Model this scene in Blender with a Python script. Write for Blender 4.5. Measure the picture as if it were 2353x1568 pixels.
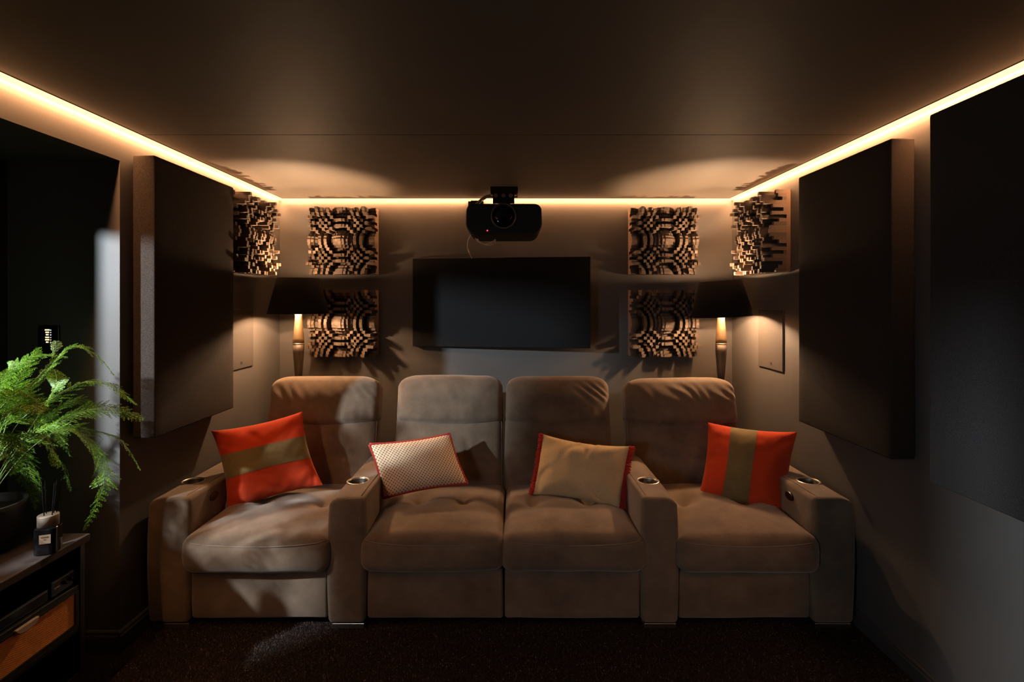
import bpy, bmesh, math, random
import numpy as np
from mathutils import Vector, Matrix

random.seed(7)
RNG = np.random.default_rng(7)
scene = bpy.context.scene
COL = scene.collection
for o in list(bpy.data.objects):
    bpy.data.objects.remove(o)

# ------------------------------------------------------------------ camera
F, CX, CY, H = 1200.0, 1173.0, 692.0, 1.464      # focal length and vanishing point in pixels of the 2353x1568 frame
cam_d = bpy.data.cameras.new('camera')
cam = bpy.data.objects.new('camera', cam_d)
COL.objects.link(cam)
cam.location = (0, 0, H)
cam.rotation_euler = (math.pi / 2, 0, 0)
cam_d.sensor_width = 36.0
cam_d.lens = F / 2353 * 36.0
cam_d.shift_x = (1176.5 - CX) / 2353
cam_d.shift_y = -(784 - CY) / 2353
cam_d.clip_start = 0.02
scene.camera = cam

# ------------------------------------------------------------------ exposure, world
vs = scene.view_settings
vs.view_transform = 'Standard'
vs.look = 'None'
vs.gamma = 1.0
vs.use_curve_mapping = False
vs.exposure = -0.12
world = bpy.data.worlds.new('world')
scene.world = world
world.use_nodes = True
world.node_tree.nodes['Background'].inputs[0].default_value = (0.5, 0.6, 0.8, 1)
world.node_tree.nodes['Background'].inputs[1].default_value = 0.001

# ------------------------------------------------------------------ lights that are not in a lamp's own builder
def area_light(name, loc, target, sx, sy, power, color, spread=180):
    d = bpy.data.lights.new(name, 'AREA')
    d.shape = 'RECTANGLE'
    d.size, d.size_y = sx, sy
    d.energy = power
    d.color = color
    d.spread = math.radians(spread)
    o = bpy.data.objects.new(name, d)
    COL.objects.link(o)
    o.location = loc
    o.rotation_euler = (Vector(target) - Vector(loc)).to_track_quat('-Z', 'Y').to_euler()
    return o

# daylight from a bright source outside the little alcove window, and an added cool fill light at the front left, with no visible source
DAY = bpy.data.lights.new('daylight', 'POINT')
DAY.energy = 760
DAY.color = (0.77, 0.90, 1.0)
DAY.shadow_soft_size = 0.035
day = bpy.data.objects.new('daylight', DAY)
COL.objects.link(day)
day.location = (-2.6, 0.80, 1.87)
area_light('added_cool_fill', (-1.42, -1.0, 1.35), (1.05, 2.4, 0.45), 0.22, 0.4, 3.4, (0.74, 0.86, 1.0), 75)

LED_STRENGTH = 215.0
LED_COLOR = (1.0, 0.47, 0.20)
BULB_UP, BULB_LOW, BULB_HIGH = 72.0, 44.0, 12.0
BULB_COLOR = (1.0, 0.62, 0.35)

# ------------------------------------------------------------------ object helpers
def P(px, py, Y):
    return Vector(((px - CX) * Y / F, Y, H - (py - CY) * Y / F))

def tag(o, label=None, cat=None, group=None, kind=None):
    if label: o['label'] = label
    if cat: o['category'] = cat
    if group: o['group'] = group
    if kind: o['kind'] = kind
    return o

def thing(name, loc, label, cat, group=None, rz=0.0):
    o = bpy.data.objects.new(name, None)
    COL.objects.link(o)
    o.empty_display_size = 0.05
    o.location = loc
    o.rotation_euler = (0, 0, rz)
    return tag(o, label, cat, group)

def root_loc(o):
    v = Vector((0, 0, 0))
    while o is not None:
        v += Vector(o.location)
        o = o.parent
    return v

def make_mesh(name, V, Fc, mats, smooth=False, mat_idx=None, uv=None):
    me = bpy.data.meshes.new(name)
    me.from_pydata([tuple(v) for v in V], [], [tuple(f) for f in Fc])
    if not isinstance(mats, (list, tuple)):
        mats = [mats]
    for m in mats:
        me.materials.append(m)
    if mat_idx is not None:
        me.polygons.foreach_set('material_index', np.asarray(mat_idx, np.int32))
    if smooth:
        me.polygons.foreach_set('use_smooth', np.ones(len(me.polygons), bool))
    if uv is not None:
        lay = me.uv_layers.new(name='UVMap')
        vi = np.empty(len(me.loops), np.int32)
        me.loops.foreach_get('vertex_index', vi)
        lay.data.foreach_set('uv', np.asarray(uv, np.float32)[vi].ravel())
    me.update()
    return me

def obj(name, V, Fc, mats, parent=None, smooth=False, local=False, loc=None, mat_idx=None, uv=None):
    """One mesh object. V in world coordinates unless local."""
    V = np.asarray([tuple(v) for v in V], float)
    if not local:
        off = root_loc(parent) if parent is not None else (Vector(loc) if loc is not None else Vector((0, 0, 0)))
        V = V - np.array(off)
    o = bpy.data.objects.new(name, make_mesh(name, V, Fc, mats, smooth, mat_idx, uv))
    COL.objects.link(o)
    if parent is not None:
        o.parent = parent
    elif loc is not None:
        o.location = loc
    return o

def bevel(o, w, seg=2, angle=40):
    m = o.modifiers.new('bevel', 'BEVEL')
    m.width = w
    m.segments = seg
    m.limit_method = 'ANGLE'
    m.angle_limit = math.radians(angle)
    return o

def shade(o, on=True):
    o.data.polygons.foreach_set('use_smooth', np.full(len(o.data.polygons), on))
    return o

class MB:
    """collects shapes of ONE object"""
    def __init__(self):
        self.V, self.F = [], []
    def add(self, V, Fc):
        n = len(self.V)
        self.V += [tuple(v) for v in V]
        self.F += [tuple(i + n for i in f) for f in Fc]
        return self
    def box(self, x0, x1, y0, y1, z0, z1):
        return self.add([(x0, y0, z0), (x1, y0, z0), (x1, y1, z0), (x0, y1, z0), (x0, y0, z1), (x1, y0, z1), (x1, y1, z1), (x0, y1, z1)],
                        [(0, 3, 2, 1), (4, 5, 6, 7), (0, 1, 5, 4), (1, 2, 6, 5), (2, 3, 7, 6), (3, 0, 4, 7)])
    def lathe(self, prof, c, n=32, axis='z', cap=True):
        V, Fc = [], []
        for r, h in prof:
            for k in range(n):
                a = 2 * math.pi * k / n
                x, y = r * math.cos(a), r * math.sin(a)
                p = {'z': (x, y, h), 'y': (x, h, y), 'x': (h, x, y)}[axis]
                V.append((c[0] + p[0], c[1] + p[1], c[2] + p[2]))
        for i in range(len(prof) - 1):
            for k in range(n):
                a, b = i * n + k, i * n + (k + 1) % n
                Fc.append((a, b, b + n, a + n))
        if cap:
            Fc.append(tuple(range(n))[::-1])
            Fc.append(tuple(range((len(prof) - 1) * n, len(prof) * n)))
        return self.add(V, Fc)
    def tube(self, pts, r, n=8, closed=False, radii=None):
        pts = [Vector(p) for p in pts]
        m = len(pts)
        V, Fc = [], []
        up = Vector((0.13, 0.21, 0.97))
        for i, p in enumerate(pts):
            if closed:
                t = (pts[(i + 1) % m] - pts[i - 1]).normalized()
            else:
                t = (pts[min(i + 1, m - 1)] - pts[max(i - 1, 0)]).normalized()
            a = t.cross(up)
            if a.length < 1e-4:
                a = t.cross(Vector((1, 0, 0)))
            a.normalize()
            b = t.cross(a)
            up = b * -1 if b.dot(up) < 0 else b
            rr = radii[i] if radii else r
            for k in range(n):
                w = 2 * math.pi * k / n
                V.append(p + a * (rr * math.cos(w)) + (up * (rr * math.sin(w))))
        for i in range(m if closed else m - 1):
            j = (i + 1) % m
            for k in range(n):
                q = (k + 1) % n
                Fc.append((i * n + k, i * n + q, j * n + q, j * n + k))
        if not closed:
            Fc.append(tuple(range(n))[::-1])
            Fc.append(tuple(range((m - 1) * n, m * n)))
        return self.add(V, Fc)
    def prism(self, outline, y0, y1, axes='xz'):
        n = len(outline)
        def q(a, b, h):
            return {'xz': (a, h, b), 'yz': (h, a, b), 'xy': (a, b, h)}[axes]
        V = [q(a, b, y0) for a, b in outline] + [q(a, b, y1) for a, b in outline]
        Fc = [tuple(range(n)), tuple(range(2 * n - 1, n - 1, -1))]
        for i in range(n):
            j = (i + 1) % n
            Fc.append((i, i + n, j + n, j))
        return self.add(V, Fc)
    def build(self, name, mat, parent=None, smooth=False, loc=None, local=False):
        o = obj(name, self.V, self.F, mat, parent, smooth, local, loc)
        bm = bmesh.new()
        bm.from_mesh(o.data)
        bmesh.ops.recalc_face_normals(bm, faces=bm.faces)
        bm.to_mesh(o.data)
        bm.free()
        return o

def spline(pts, n):
    pts = [Vector(p) for p in pts]
    out = []
    m = len(pts) - 1
    for k in range(n + 1):
        t = k / n * m
        i = min(int(t), m - 1)
        f = t - i
        p0, p1, p2, p3 = pts[max(i - 1, 0)], pts[i], pts[i + 1], pts[min(i + 2, m)]
        out.append(0.5 * ((2 * p1) + (p2 - p0) * f + (2 * p0 - 5 * p1 + 4 * p2 - p3) * f * f + (3 * p1 - p0 - 3 * p2 + p3) * f ** 3))
    return out

def wob(p, freq, seed, octaves=3):
    """smooth noise in -1..1 for an (N,3) array"""
    r = np.random.default_rng(seed)
    out = np.zeros(len(p))
    amp = 1.0
    for _ in range(octaves):
        for _ in range(4):
            d = r.normal(size=3)
            d /= np.linalg.norm(d)
            out += amp * np.sin(p @ (d * freq * r.uniform(0.7, 1.3)) + r.uniform(0, 6.28)) / 4
        freq *= 2.0
        amp *= 0.5
    return out

def soft_box(hx, hy, hz, r, nx, ny, nz, disp=None, arc=4):
    """rounded box about the origin, dense enough to be displaced: disp(P, N) -> P"""
    def axis(a, n):
        inner = np.linspace(-(a - r), a - r, n + 1)
        th = np.linspace(0, math.pi / 4, arc + 1)[1:]
        t = r * np.tan(th)
        return np.concatenate([-(a - r) - t[::-1], inner, (a - r) + t])
    A = [axis(hx, nx), axis(hy, ny), axis(hz, nz)]
    hs = (hx, hy, hz)
    key, V, Fc = {}, [], []
    def vid(p):
        k = tuple(np.round(p, 6))
        if k not in key:
            key[k] = len(V)
            V.append(p)
        return key[k]
    for ax in range(3):
        u, v = (ax + 1) % 3, (ax + 2) % 3
        for s in (-1, 1):
            ids = np.empty((len(A[u]), len(A[v])), int)
            for i, a in enumerate(A[u]):
                for j, b in enumerate(A[v]):
                    p = [0, 0, 0]
                    p[ax], p[u], p[v] = s * hs[ax], a, b
                    ids[i, j] = vid(tuple(p))
            for i in range(len(A[u]) - 1):
                for j in range(len(A[v]) - 1):
                    q = (ids[i, j], ids[i + 1, j], ids[i + 1, j + 1], ids[i, j + 1])
                    Fc.append(q if s > 0 else q[::-1])
    V = np.array(V)
    core = np.clip(V, [-(h - r) for h in hs], [h - r for h in hs])
    d = V - core
    N = d / np.maximum(np.linalg.norm(d, axis=1, keepdims=True), 1e-9)
    V = core + r * N
    if disp is not None:
        V = disp(V, N)
    return V, Fc

def gauss(x, s):
    return np.exp(-(x / s) ** 2)

# ------------------------------------------------------------------ materials
class NT:
    def __init__(self, name):
        self.m = bpy.data.materials.new(name)
        self.m.use_nodes = True
        self.t = self.m.node_tree
        self.p = self.t.nodes['Principled BSDF']
        self._tc = None
    def n(self, kind, **kw):
        nd = self.t.nodes.new(kind)
        for k, v in kw.items():
            setattr(nd, k, v)
        return nd
    def link(self, a, b):
        self.t.links.new(a, b)
    def tc(self, which='Object'):
        if self._tc is None:
            self._tc = self.n('ShaderNodeTexCoord')
        return self._tc.outputs[which]
    def noise(self, scale, detail=3, rough=0.5, vec=None, stretch=None):
        nd = self.n('ShaderNodeTexNoise')
        nd.inputs['Scale'].default_value = scale
        nd.inputs['Detail'].default_value = detail
        nd.inputs['Roughness'].default_value = rough
        v = vec or self.tc()
        if stretch:
            mp = self.n('ShaderNodeMapping')
            mp.inputs['Scale'].default_value = stretch
            self.link(v, mp.inputs['Vector'])
            v = mp.outputs['Vector']
        self.link(v, nd.inputs['Vector'])
        return nd.outputs['Fac']
    def ramp(self, fac, stops):
        r = self.n('ShaderNodeValToRGB')
        e = r.color_ramp.elements
        while len(e) < len(stops):
            e.new(0.5)
        for el, (pos, c) in zip(e, stops):
            el.position = pos
            el.color = (*c, 1)
        self.link(fac, r.inputs['Fac'])
        return r.outputs['Color']
    def math(self, op, a, b=None, c=None):
        nd = self.n('ShaderNodeMath', operation=op)
        for i, v in enumerate((a, b, c)):
            if v is None:
                continue
            if isinstance(v, (int, float)):
                nd.inputs[i].default_value = v
            else:
                self.link(v, nd.inputs[i])
        return nd.outputs[0]
    def bump(self, fac, strength=0.3, dist=0.002):
        b = self.n('ShaderNodeBump')
        b.inputs['Strength'].default_value = strength
        b.inputs['Distance'].default_value = dist
        self.link(fac, b.inputs['Height'])
        self.link(b.outputs['Normal'], self.p.inputs['Normal'])
    def color(self, c):
        if isinstance(c, tuple):
            self.p.inputs['Base Color'].default_value = (*c, 1)
        else:
            self.link(c, self.p.inputs['Base Color'])
        return self
    def set(self, **kw):
        for k, v in kw.items():
            self.p.inputs[k.replace('_', ' ')].default_value = v
        return self

def plain(name, c, rough=0.5, metal=0.0, spec=0.5):
    t = NT(name)
    t.color(c).set(Roughness=rough, Metallic=metal)
    t.p.inputs['Specular IOR Level'].default_value = spec
    return t.m

def mul(c, k):
    return tuple(x * k for x in c)

def paint(name, c, rough=0.6):
    t = NT(name)
    f = t.noise(2.2, 4, 0.6)
    t.color(t.ramp(f, [(0.3, mul(c, 0.93)), (0.7, mul(c, 1.07))])).set(Roughness=rough)
    t.p.inputs['Specular IOR Level'].default_value = 0.3
    t.bump(t.noise(260, 2), 0.12, 0.0006)
    return t.m

def weave(name, c, scale=500, k=0.35, rough=0.95, bump=0.5, sheen=0.0):
    t = NT(name)
    f = t.noise(scale, 2, 0.6)
    t.color(t.ramp(f, [(0.32, mul(c, 1 - k)), (0.68, mul(c, 1 + k))])).set(Roughness=rough)
    t.p.inputs['Specular IOR Level'].default_value = 0.15
    if sheen:
        t.p.inputs['Sheen Weight'].default_value = sheen
        t.p.inputs['Sheen Roughness'].default_value = 0.5
    t.bump(f, bump, 0.0015)
    return t.m

def velvet(name, c, sheen=0.35, var=0.22, tint=(1, 0.95, 0.9), nap=5.0):
    t = NT(name)
    f = t.noise(nap, 4, 0.62)
    f2 = t.noise(420, 2, 0.6)
    g = t.math('ADD', t.math('MULTIPLY', f, 0.8), t.math('MULTIPLY', f2, 0.2))
    t.color(t.ramp(g, [(0.33, mul(c, 1 - var)), (0.67, mul(c, 1 + var))])).set(Roughness=0.9)
    t.p.inputs['Specular IOR Level'].default_value = 0.12
    t.p.inputs['Sheen Weight'].default_value = sheen
    t.p.inputs['Sheen Roughness'].default_value = 0.45
    t.p.inputs['Sheen Tint'].default_value = (*tint, 1)
    t.bump(t.noise(900, 2), 0.15, 0.0006)
    return t.m

def emit(name, c, s):
    t = NT(name)
    t.color((0.02, 0.02, 0.02))
    t.p.inputs['Emission Color'].default_value = (*c, 1)
    t.p.inputs['Emission Strength'].default_value = s
    return t.m

def woodm(name, c, k=0.35, rough=0.5, stretch=(1, 1, 1), scale=20):
    t = NT(name)
    f = t.noise(scale, 5, 0.6, stretch=stretch)
    t.color(t.ramp(f, [(0.3, mul(c, 1 - k)), (0.7, mul(c, 1 + k))])).set(Roughness=rough)
    t.bump(f, 0.08, 0.001)
    return t.m

M = {}
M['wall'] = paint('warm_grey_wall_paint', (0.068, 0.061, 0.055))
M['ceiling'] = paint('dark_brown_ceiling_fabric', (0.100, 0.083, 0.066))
M['alcove'] = paint('near_black_alcove_shade', (0.022, 0.020, 0.019))  # wall colour darkened to keep bounced light down, so the alcove reads in shade
M['baseboard'] = plain('baseboard_paint', (0.045, 0.042, 0.041), 0.45)
M['carpet'] = weave('dark_brown_carpet', (0.012, 0.009, 0.0075), 300, 0.6)
t = NT('carpet_yarn')
rnd = t.n('ShaderNodeNewGeometry').outputs['Random Per Island']
t.color(t.ramp(rnd, [(0.0, (0.013, 0.009, 0.008)), (0.75, (0.033, 0.0225, 0.018)), (0.96, (0.05, 0.036, 0.03)), (1.0, (0.10, 0.08, 0.07))])).set(Roughness=1.0)
t.p.inputs['Specular IOR Level'].default_value = 0.0
M['yarn'] = t.m
M['sofa'] = velvet('brown_grey_velvet', (0.132, 0.090, 0.059), 0.32, 0.30, (1, 0.93, 0.86), 8.0)
M['seam'] = plain('seam_thread', (0.16, 0.115, 0.085), 0.9)
M['red'] = velvet('orange_red_velvet', (0.44, 0.040, 0.011), 0.35, 0.16, (1, 0.45, 0.25), 7)
M['olive'] = velvet('olive_velvet', (0.150, 0.105, 0.042), 0.3, 0.2, (1, 0.95, 0.7), 9)
M['linen'] = weave('beige_linen', (0.50, 0.35, 0.185), 380, 0.16, 0.95, 0.5)
M['fringe'] = plain('red_yarn', (0.40, 0.020, 0.009), 0.9)
M['piping_red'] = plain('red_piping_cloth', (0.36, 0.024, 0.013), 0.8)
M['fabric_black'] = weave('black_brown_acoustic_fabric', (0.027, 0.020, 0.016), 420, 0.55, 0.95, 0.6)
M['fabric_grey'] = weave('grey_black_acoustic_fabric', (0.030, 0.027, 0.026), 420, 0.5, 0.95, 0.6)
M['panel_black'] = weave('black_panel_fabric', (0.0085, 0.008, 0.008), 420, 0.3, 0.9, 0.3)
M['grille'] = weave('painted_speaker_grille', (0.046, 0.040, 0.035), 700, 0.2, 0.7, 0.4)
M['black'] = plain('black_plastic', (0.012, 0.012, 0.012), 0.42)
M['projector'] = plain('black_projector_shell', (0.006, 0.0055, 0.0055), 0.55, 0, 0.3)
M['black_matte'] = plain('matte_black_metal', (0.010, 0.009, 0.009), 0.7, 0, 0.2)
M['gloss'] = plain('glossy_black', (0.008, 0.008, 0.009), 0.12)
M['button'] = plain('black_button_pad', (0.006, 0.006, 0.006), 0.35)
M['lens_ring'] = plain('dark_grey_ring', (0.06, 0.06, 0.06), 0.3)
M['glass_dark'] = plain('lens_glass', (0.004, 0.004, 0.006), 0.05)
M['steel'] = plain('brushed_steel', (0.62, 0.56, 0.48), 0.32, 1.0)
M['cup_well'] = plain('dark_cup_well', (0.10, 0.085, 0.07), 0.4, 0.6)
M['bolt'] = plain('grey_bolt', (0.22, 0.17, 0.15), 0.5, 0.3)
M['cable'] = plain('pale_cable', (0.55, 0.42, 0.32), 0.5)
M['hose'] = plain('brown_cable_sleeve', (0.16, 0.11, 0.07), 0.6)
M['shade'] = weave('black_lamp_shade_cloth', (0.013, 0.010, 0.009), 500, 0.25, 0.9, 0.3)
M['shade_in'] = plain('shade_lining', (0.30, 0.20, 0.10), 0.6)
M['lamp_wood'] = woodm('pale_turned_wood', (0.30, 0.22, 0.125), 0.12, 0.45, (1, 1, 0.1), 60)
M['lamp_dark'] = woodm('dark_turned_wood', (0.050, 0.037, 0.028), 0.25, 0.4, (1, 1, 0.1), 60)
M['led'] = emit('warm_led', LED_COLOR, LED_STRENGTH)
M['led_lip'] = emit('warm_led_lens', LED_COLOR, LED_STRENGTH * 0.016)
M['profile'] = plain('led_profile', (0.10, 0.09, 0.08), 0.6)
M['bulb_up'] = emit('bright_upward_bulb', BULB_COLOR, BULB_UP / (math.pi * 2 * math.pi * 0.024 ** 2))
M['bulb_low'] = emit('warm_bulb', BULB_COLOR, BULB_LOW / (math.pi * 4 * math.pi * 0.016 ** 2))
M['bulb_high'] = emit('warm_bulb_small', BULB_COLOR, BULB_HIGH / (math.pi * 4 * math.pi * 0.010 ** 2))
t = NT('diffuser_wood')
rnd = t.n('ShaderNodeNewGeometry').outputs['Random Per Island']
t.color(t.ramp(rnd, [(0.0, (0.050, 0.033, 0.022)), (1.0, (0.105, 0.070, 0.048))])).set(Roughness=0.65)
M['diffuser'] = t.m
M['diffuser_plate'] = woodm('diffuser_backing_wood', (0.105, 0.060, 0.036), 0.12, 0.6, (1, 1, 1), 14)
M['cabinet'] = plain('black_cabinet_lacquer', (0.012, 0.011, 0.011), 0.4)
M['cabinet_top'] = woodm('dark_walnut_top', (0.020, 0.010, 0.0065), 0.4, 0.7, (6, 0.6, 6), 12)
M['cream'] = plain('cream_pull', (0.40, 0.30, 0.21), 0.5)
M['pot'] = plain('black_ceramic', (0.014, 0.014, 0.015), 0.35)
M['soil'] = weave('potting_soil', (0.02, 0.014, 0.01), 200, 0.5)
M['collar'] = woodm('pale_wood_collar', (0.13, 0.098, 0.07), 0.12, 0.5, (1, 1, 4), 40)
M['paper'] = plain('cream_label_paper', (0.22, 0.155, 0.095), 0.8)
M['ink'] = plain('brown_ink', (0.05, 0.035, 0.02), 0.8)
M['reed'] = plain('black_reed', (0.004, 0.0035, 0.003), 0.95, 0, 0.05)
M['red_led'] = emit('red_status_led', (1.0, 0.02, 0.05), 9.0)
M['key_warm'] = emit('warm_key_light', (1.0, 0.72, 0.30), 3.0)
M['key_blue'] = emit('blue_key_light', (0.35, 0.55, 1.0), 2.2)
M['key_dim'] = emit('dim_key_light', (1.0, 0.85, 0.6), 0.9)

t = NT('smoked_glass')
t.color((0.006, 0.006, 0.007)).set(Roughness=0.05)
t.p.inputs['Transmission Weight'].default_value = 0.35
t.p.inputs['IOR'].default_value = 1.45
M['glass'] = t.m
t = NT('window_glass')
tr = t.n('ShaderNodeBsdfTransparent')
gl = t.n('ShaderNodeBsdfGlossy')
gl.inputs['Roughness'].default_value = 0.02
mx = t.n('ShaderNodeMixShader')
mx.inputs[0].default_value = 0.06
t.link(tr.outputs[0], mx.inputs[1])
t.link(gl.outputs[0], mx.inputs[2])
t.link(mx.outputs[0], t.t.nodes['Material Output'].inputs['Surface'])
M['pane'] = t.m

# rattan webbing of the drawer front
t = NT('orange_rattan_webbing')
sep = t.n('ShaderNodeSeparateXYZ')
t.link(t.tc(), sep.inputs[0])
a = t.math('SINE', t.math('MULTIPLY', sep.outputs['Y'], 2 * math.pi / 0.006))
b = t.math('SINE', t.math('MULTIPLY', sep.outputs['Z'], 2 * math.pi / 0.006))
f = t.math('ADD', t.math('MULTIPLY', t.math('MULTIPLY', a, b), 0.5), 0.5)
f = t.math('ADD', t.math('MULTIPLY', f, 0.7), t.math('MULTIPLY', t.noise(90, 3), 0.3))
t.color(t.ramp(f, [(0.25, (0.34, 0.10, 0.018)), (0.75, (0.90, 0.34, 0.06))])).set(Roughness=0.7)
t.bump(f, 0.5, 0.001)
M['rattan'] = t.m

# small geometric print: brown rounded squares in a cream lattice with brown dots
t = NT('cream_and_brown_lattice_print')
sep = t.n('ShaderNodeSeparateXYZ')
t.link(t.tc('UV'), sep.inputs[0])
NX, NYc = 48.0, 29.0
u = t.math('MULTIPLY', sep.outputs['X'], NX)
v = t.math('MULTIPLY', sep.outputs['Y'], NYc)
fu, fv = t.math('SUBTRACT', t.math('FRACT', u), 0.5), t.math('SUBTRACT', t.math('FRACT', v), 0.5)
au, av = t.math('ABSOLUTE', fu), t.math('ABSOLUTE', fv)
par = t.math('MODULO', t.math('ADD', t.math('FLOOR', u), t.math('FLOOR', v)), 2.0)
dist4 = t.math('POWER', t.math('ADD', t.math('POWER', au, 4.0), t.math('POWER', av, 4.0)), 0.25)
sq = t.math('LESS_THAN', dist4, 0.45)
dot = t.math('LESS_THAN', t.math('SQRT', t.math('ADD', t.math('POWER', au, 2.0), t.math('POWER', av, 2.0))), 0.17)
mask = t.math('ADD', t.math('MULTIPLY', par, dot), t.math('MULTIPLY', t.math('SUBTRACT', 1.0, par), sq))
t.color(t.ramp(mask, [(0.0, (0.85, 0.66, 0.46)), (1.0, (0.34, 0.165, 0.066))])).set(Roughness=0.85)
t.bump(t.noise(700, 2), 0.3, 0.0008)
M['lattice'] = t.m

# fern leaf
t = NT('fern_leaf')
rnd = t.n('ShaderNodeNewGeometry').outputs['Random Per Island']
c = t.ramp(rnd, [(0.0, (0.05, 0.13, 0.010)), (0.6, (0.11, 0.24, 0.016)), (1.0, (0.24, 0.34, 0.03))])
t.color(c).set(Roughness=0.5)
tl = t.n('ShaderNodeBsdfTranslucent')
t.link(c, tl.inputs['Color'])
mx = t.n('ShaderNodeMixShader')
mx.inputs[0].default_value = 0.35
t.link(t.p.outputs[0], mx.inputs[1])
t.link(tl.outputs[0], mx.inputs[2])
t.link(mx.outputs[0], t.t.nodes['Material Output'].inputs['Surface'])
M['leaf'] = t.m
M['rachis'] = plain('fern_stem', (0.14, 0.20, 0.05), 0.5)

# ------------------------------------------------------------------ room shell
XL, XR, YB, ZC = -1.631, 1.566, 3.692, 2.187
YF = -1.5                     # front wall, behind the camera
YJ = 2.18                     # far jamb of the alcove in the left wall
XA = -2.10                    # back wall of the alcove
ZH = 2.05                     # underside of the header over the alcove
YN = 0.95                     # near jamb of the alcove
YA = 0.25                     # near end of the alcove behind that jamb
WT = 0.12

def struct(name, mb, mat, parent=None):
    o = mb.build(name, mat, parent)
    if parent is None:
        o['kind'] = 'structure'
    return o

struct('floor', MB().box(XA - 0.6, XR + WT, YF - WT, YB + WT, -0.1, 0.0), M['carpet'])
ceil = struct('ceiling', MB().box(XA - 0.6, XR + WT, YF - WT, YB + WT, ZC + 0.012, ZC + 0.1), M['ceiling'])
YS = 2.271                    # joint between the two ceiling boards
for y0, y1 in ((YF, YS - 0.0022), (YS + 0.0022, YB)):
    bevel(MB().box(XL, XR, y0, y1, ZC, ZC + 0.012).build('ceiling_panel', M['ceiling'], ceil), 0.0008, 1)
struct('wall_back', MB().box(XA - 0.6, XR + WT, YB, YB + WT, 0, ZC + 0.012), M['wall'])
struct('wall_right', MB().box(XR, XR + WT, YF, YB, 0, ZC + 0.012), M['wall'])
struct('wall_front', MB().box(XA - 0.6, XR + WT, YF - WT, YF, 0, ZC + 0.012), M['ceiling'])
wl = MB()
wl.box(XA - 0.12, XL, YJ, YB, 0, ZC + 0.012)
wl.box(XA - 0.12, XL, YN, YJ, ZH, ZC + 0.012)
wl.box(XL - 0.05, XL, YF, YN, 0, ZC + 0.012)
wl.box(XA - 0.12, XL - 0.05, YA - 0.1, YA, 0, ZC + 0.012)
wl.box(XA - 0.12, XL - 0.05, YA, YN, ZH, ZC + 0.012)
struct('wall_left', wl, M['wall'])
# alcove back wall with the window opening (two lights divided by a pier)
WZ0, WZ1 = 1.20, 1.82
LIGHTS = [(1.188, 1.585), (0.42, 0.93)]
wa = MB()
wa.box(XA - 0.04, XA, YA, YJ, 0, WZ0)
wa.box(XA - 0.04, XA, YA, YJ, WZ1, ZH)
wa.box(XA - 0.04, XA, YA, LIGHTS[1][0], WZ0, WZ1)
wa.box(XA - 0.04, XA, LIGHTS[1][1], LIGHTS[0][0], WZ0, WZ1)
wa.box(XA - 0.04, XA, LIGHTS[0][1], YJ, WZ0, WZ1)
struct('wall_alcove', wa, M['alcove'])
for k, (y0, y1) in enumerate(LIGHTS):
    w = MB()
    fz = 0.018
    w.box(XA - 0.035, XA - 0.005, y0, y0 + fz, WZ0, WZ1).box(XA - 0.035, XA - 0.005, y1 - fz, y1, WZ0, WZ1)
    w.box(XA - 0.035, XA - 0.005, y0 + fz, y1 - fz, WZ0, WZ0 + fz).box(XA - 0.035, XA - 0.005, y0 + fz, y1 - fz, WZ1 - fz, WZ1)
    wo = struct('window_%d' % (k + 1), w, M['black_matte'])
    MB().box(XA - 0.022, XA - 0.018, y0 + fz, y1 - fz, WZ0 + fz, WZ1 - fz).build('pane', M['pane'], wo)

def base_profile(mb, a, b, n, h=0.09, d=0.014):
    """baseboard from a to b (2-D points), n = direction into the room"""
    a, b, n = Vector(a), Vector(b), Vector(n)
    prof = [(0, 0), (d, 0), (d, h - 0.022), (d * 0.75, h - 0.016), (d * 0.75, h - 0.006), (d * 0.35, h), (0, h)]
    V = [(p.x + n.x * q, p.y + n.y * q, z) for p in (a, b) for q, z in prof]
    m = len(prof)
    Fc = [tuple(range(m)), tuple(range(2 * m - 1, m - 1, -1))] + [(i, i + m, (i + 1) % m + m, (i + 1) % m) for i in range(m)]
    mb.add(V, Fc)
bl = MB()
base_profile(bl, (XL, YJ - 0.014), (XL, YB), (1, 0))
base_profile(bl, (XA, YJ), (XL, YJ), (0, -1))
struct('baseboard_left', bl, M['baseboard'])
br = MB()
base_profile(br, (XR, YF), (XR, YB), (-1, 0), 0.075)
struct('baseboard_right', br, M['baseboard'])
bb = MB()
base_profile(bb, (XL + 0.014, YB), (XR - 0.014, YB), (0, -1))
struct('baseboard_back', bb, M['baseboard'])

# ------------------------------------------------------------------ led strips along the top of three walls
def led(name_label, a, b, n, base):
    a, b, n = Vector(a), Vector(b), Vector(n)
    r = thing('led_strip', base, name_label, 'strip light', 'warm strip lights under the ceiling')
    def bx(q0, q1, z0, z1, nm, mat):
        V = [(p.x + n.x * q, p.y + n.y * q, z) for p in (a, b) for q, z in ((q0, z0), (q1, z0), (q1, z1), (q0, z1))]
        mb = MB().add(V, [(0, 1, 2, 3), (7, 6, 5, 4), (0, 4, 5, 1), (1, 5, 6, 2), (2, 6, 7, 3), (3, 7, 4, 0)])
        return mb.build(nm, mat, r)
    bx(0.0005, 0.028, ZC - 0.003, ZC - 0.0005, 'mounting_profile', M['profile'])
    bx(0.026, 0.028, ZC - 0.023, ZC - 0.003, 'profile_lip', M['led_lip'])
    bx(0.006, 0.0255, ZC - 0.005, ZC - 0.003, 'light_diffuser', M['led'])
    return r
led('warm strip light along the top of the back wall behind the projector', (XL + 0.029, YB), (XR - 0.029, YB), (0, -1), (0, YB - 0.008, ZC))
led('warm strip light along the ceiling edge above the fern and left panel', (XL, YF + 0.02), (XL, YB - 0.0295), (1, 0), (XL + 0.008, 1, ZC))
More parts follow.
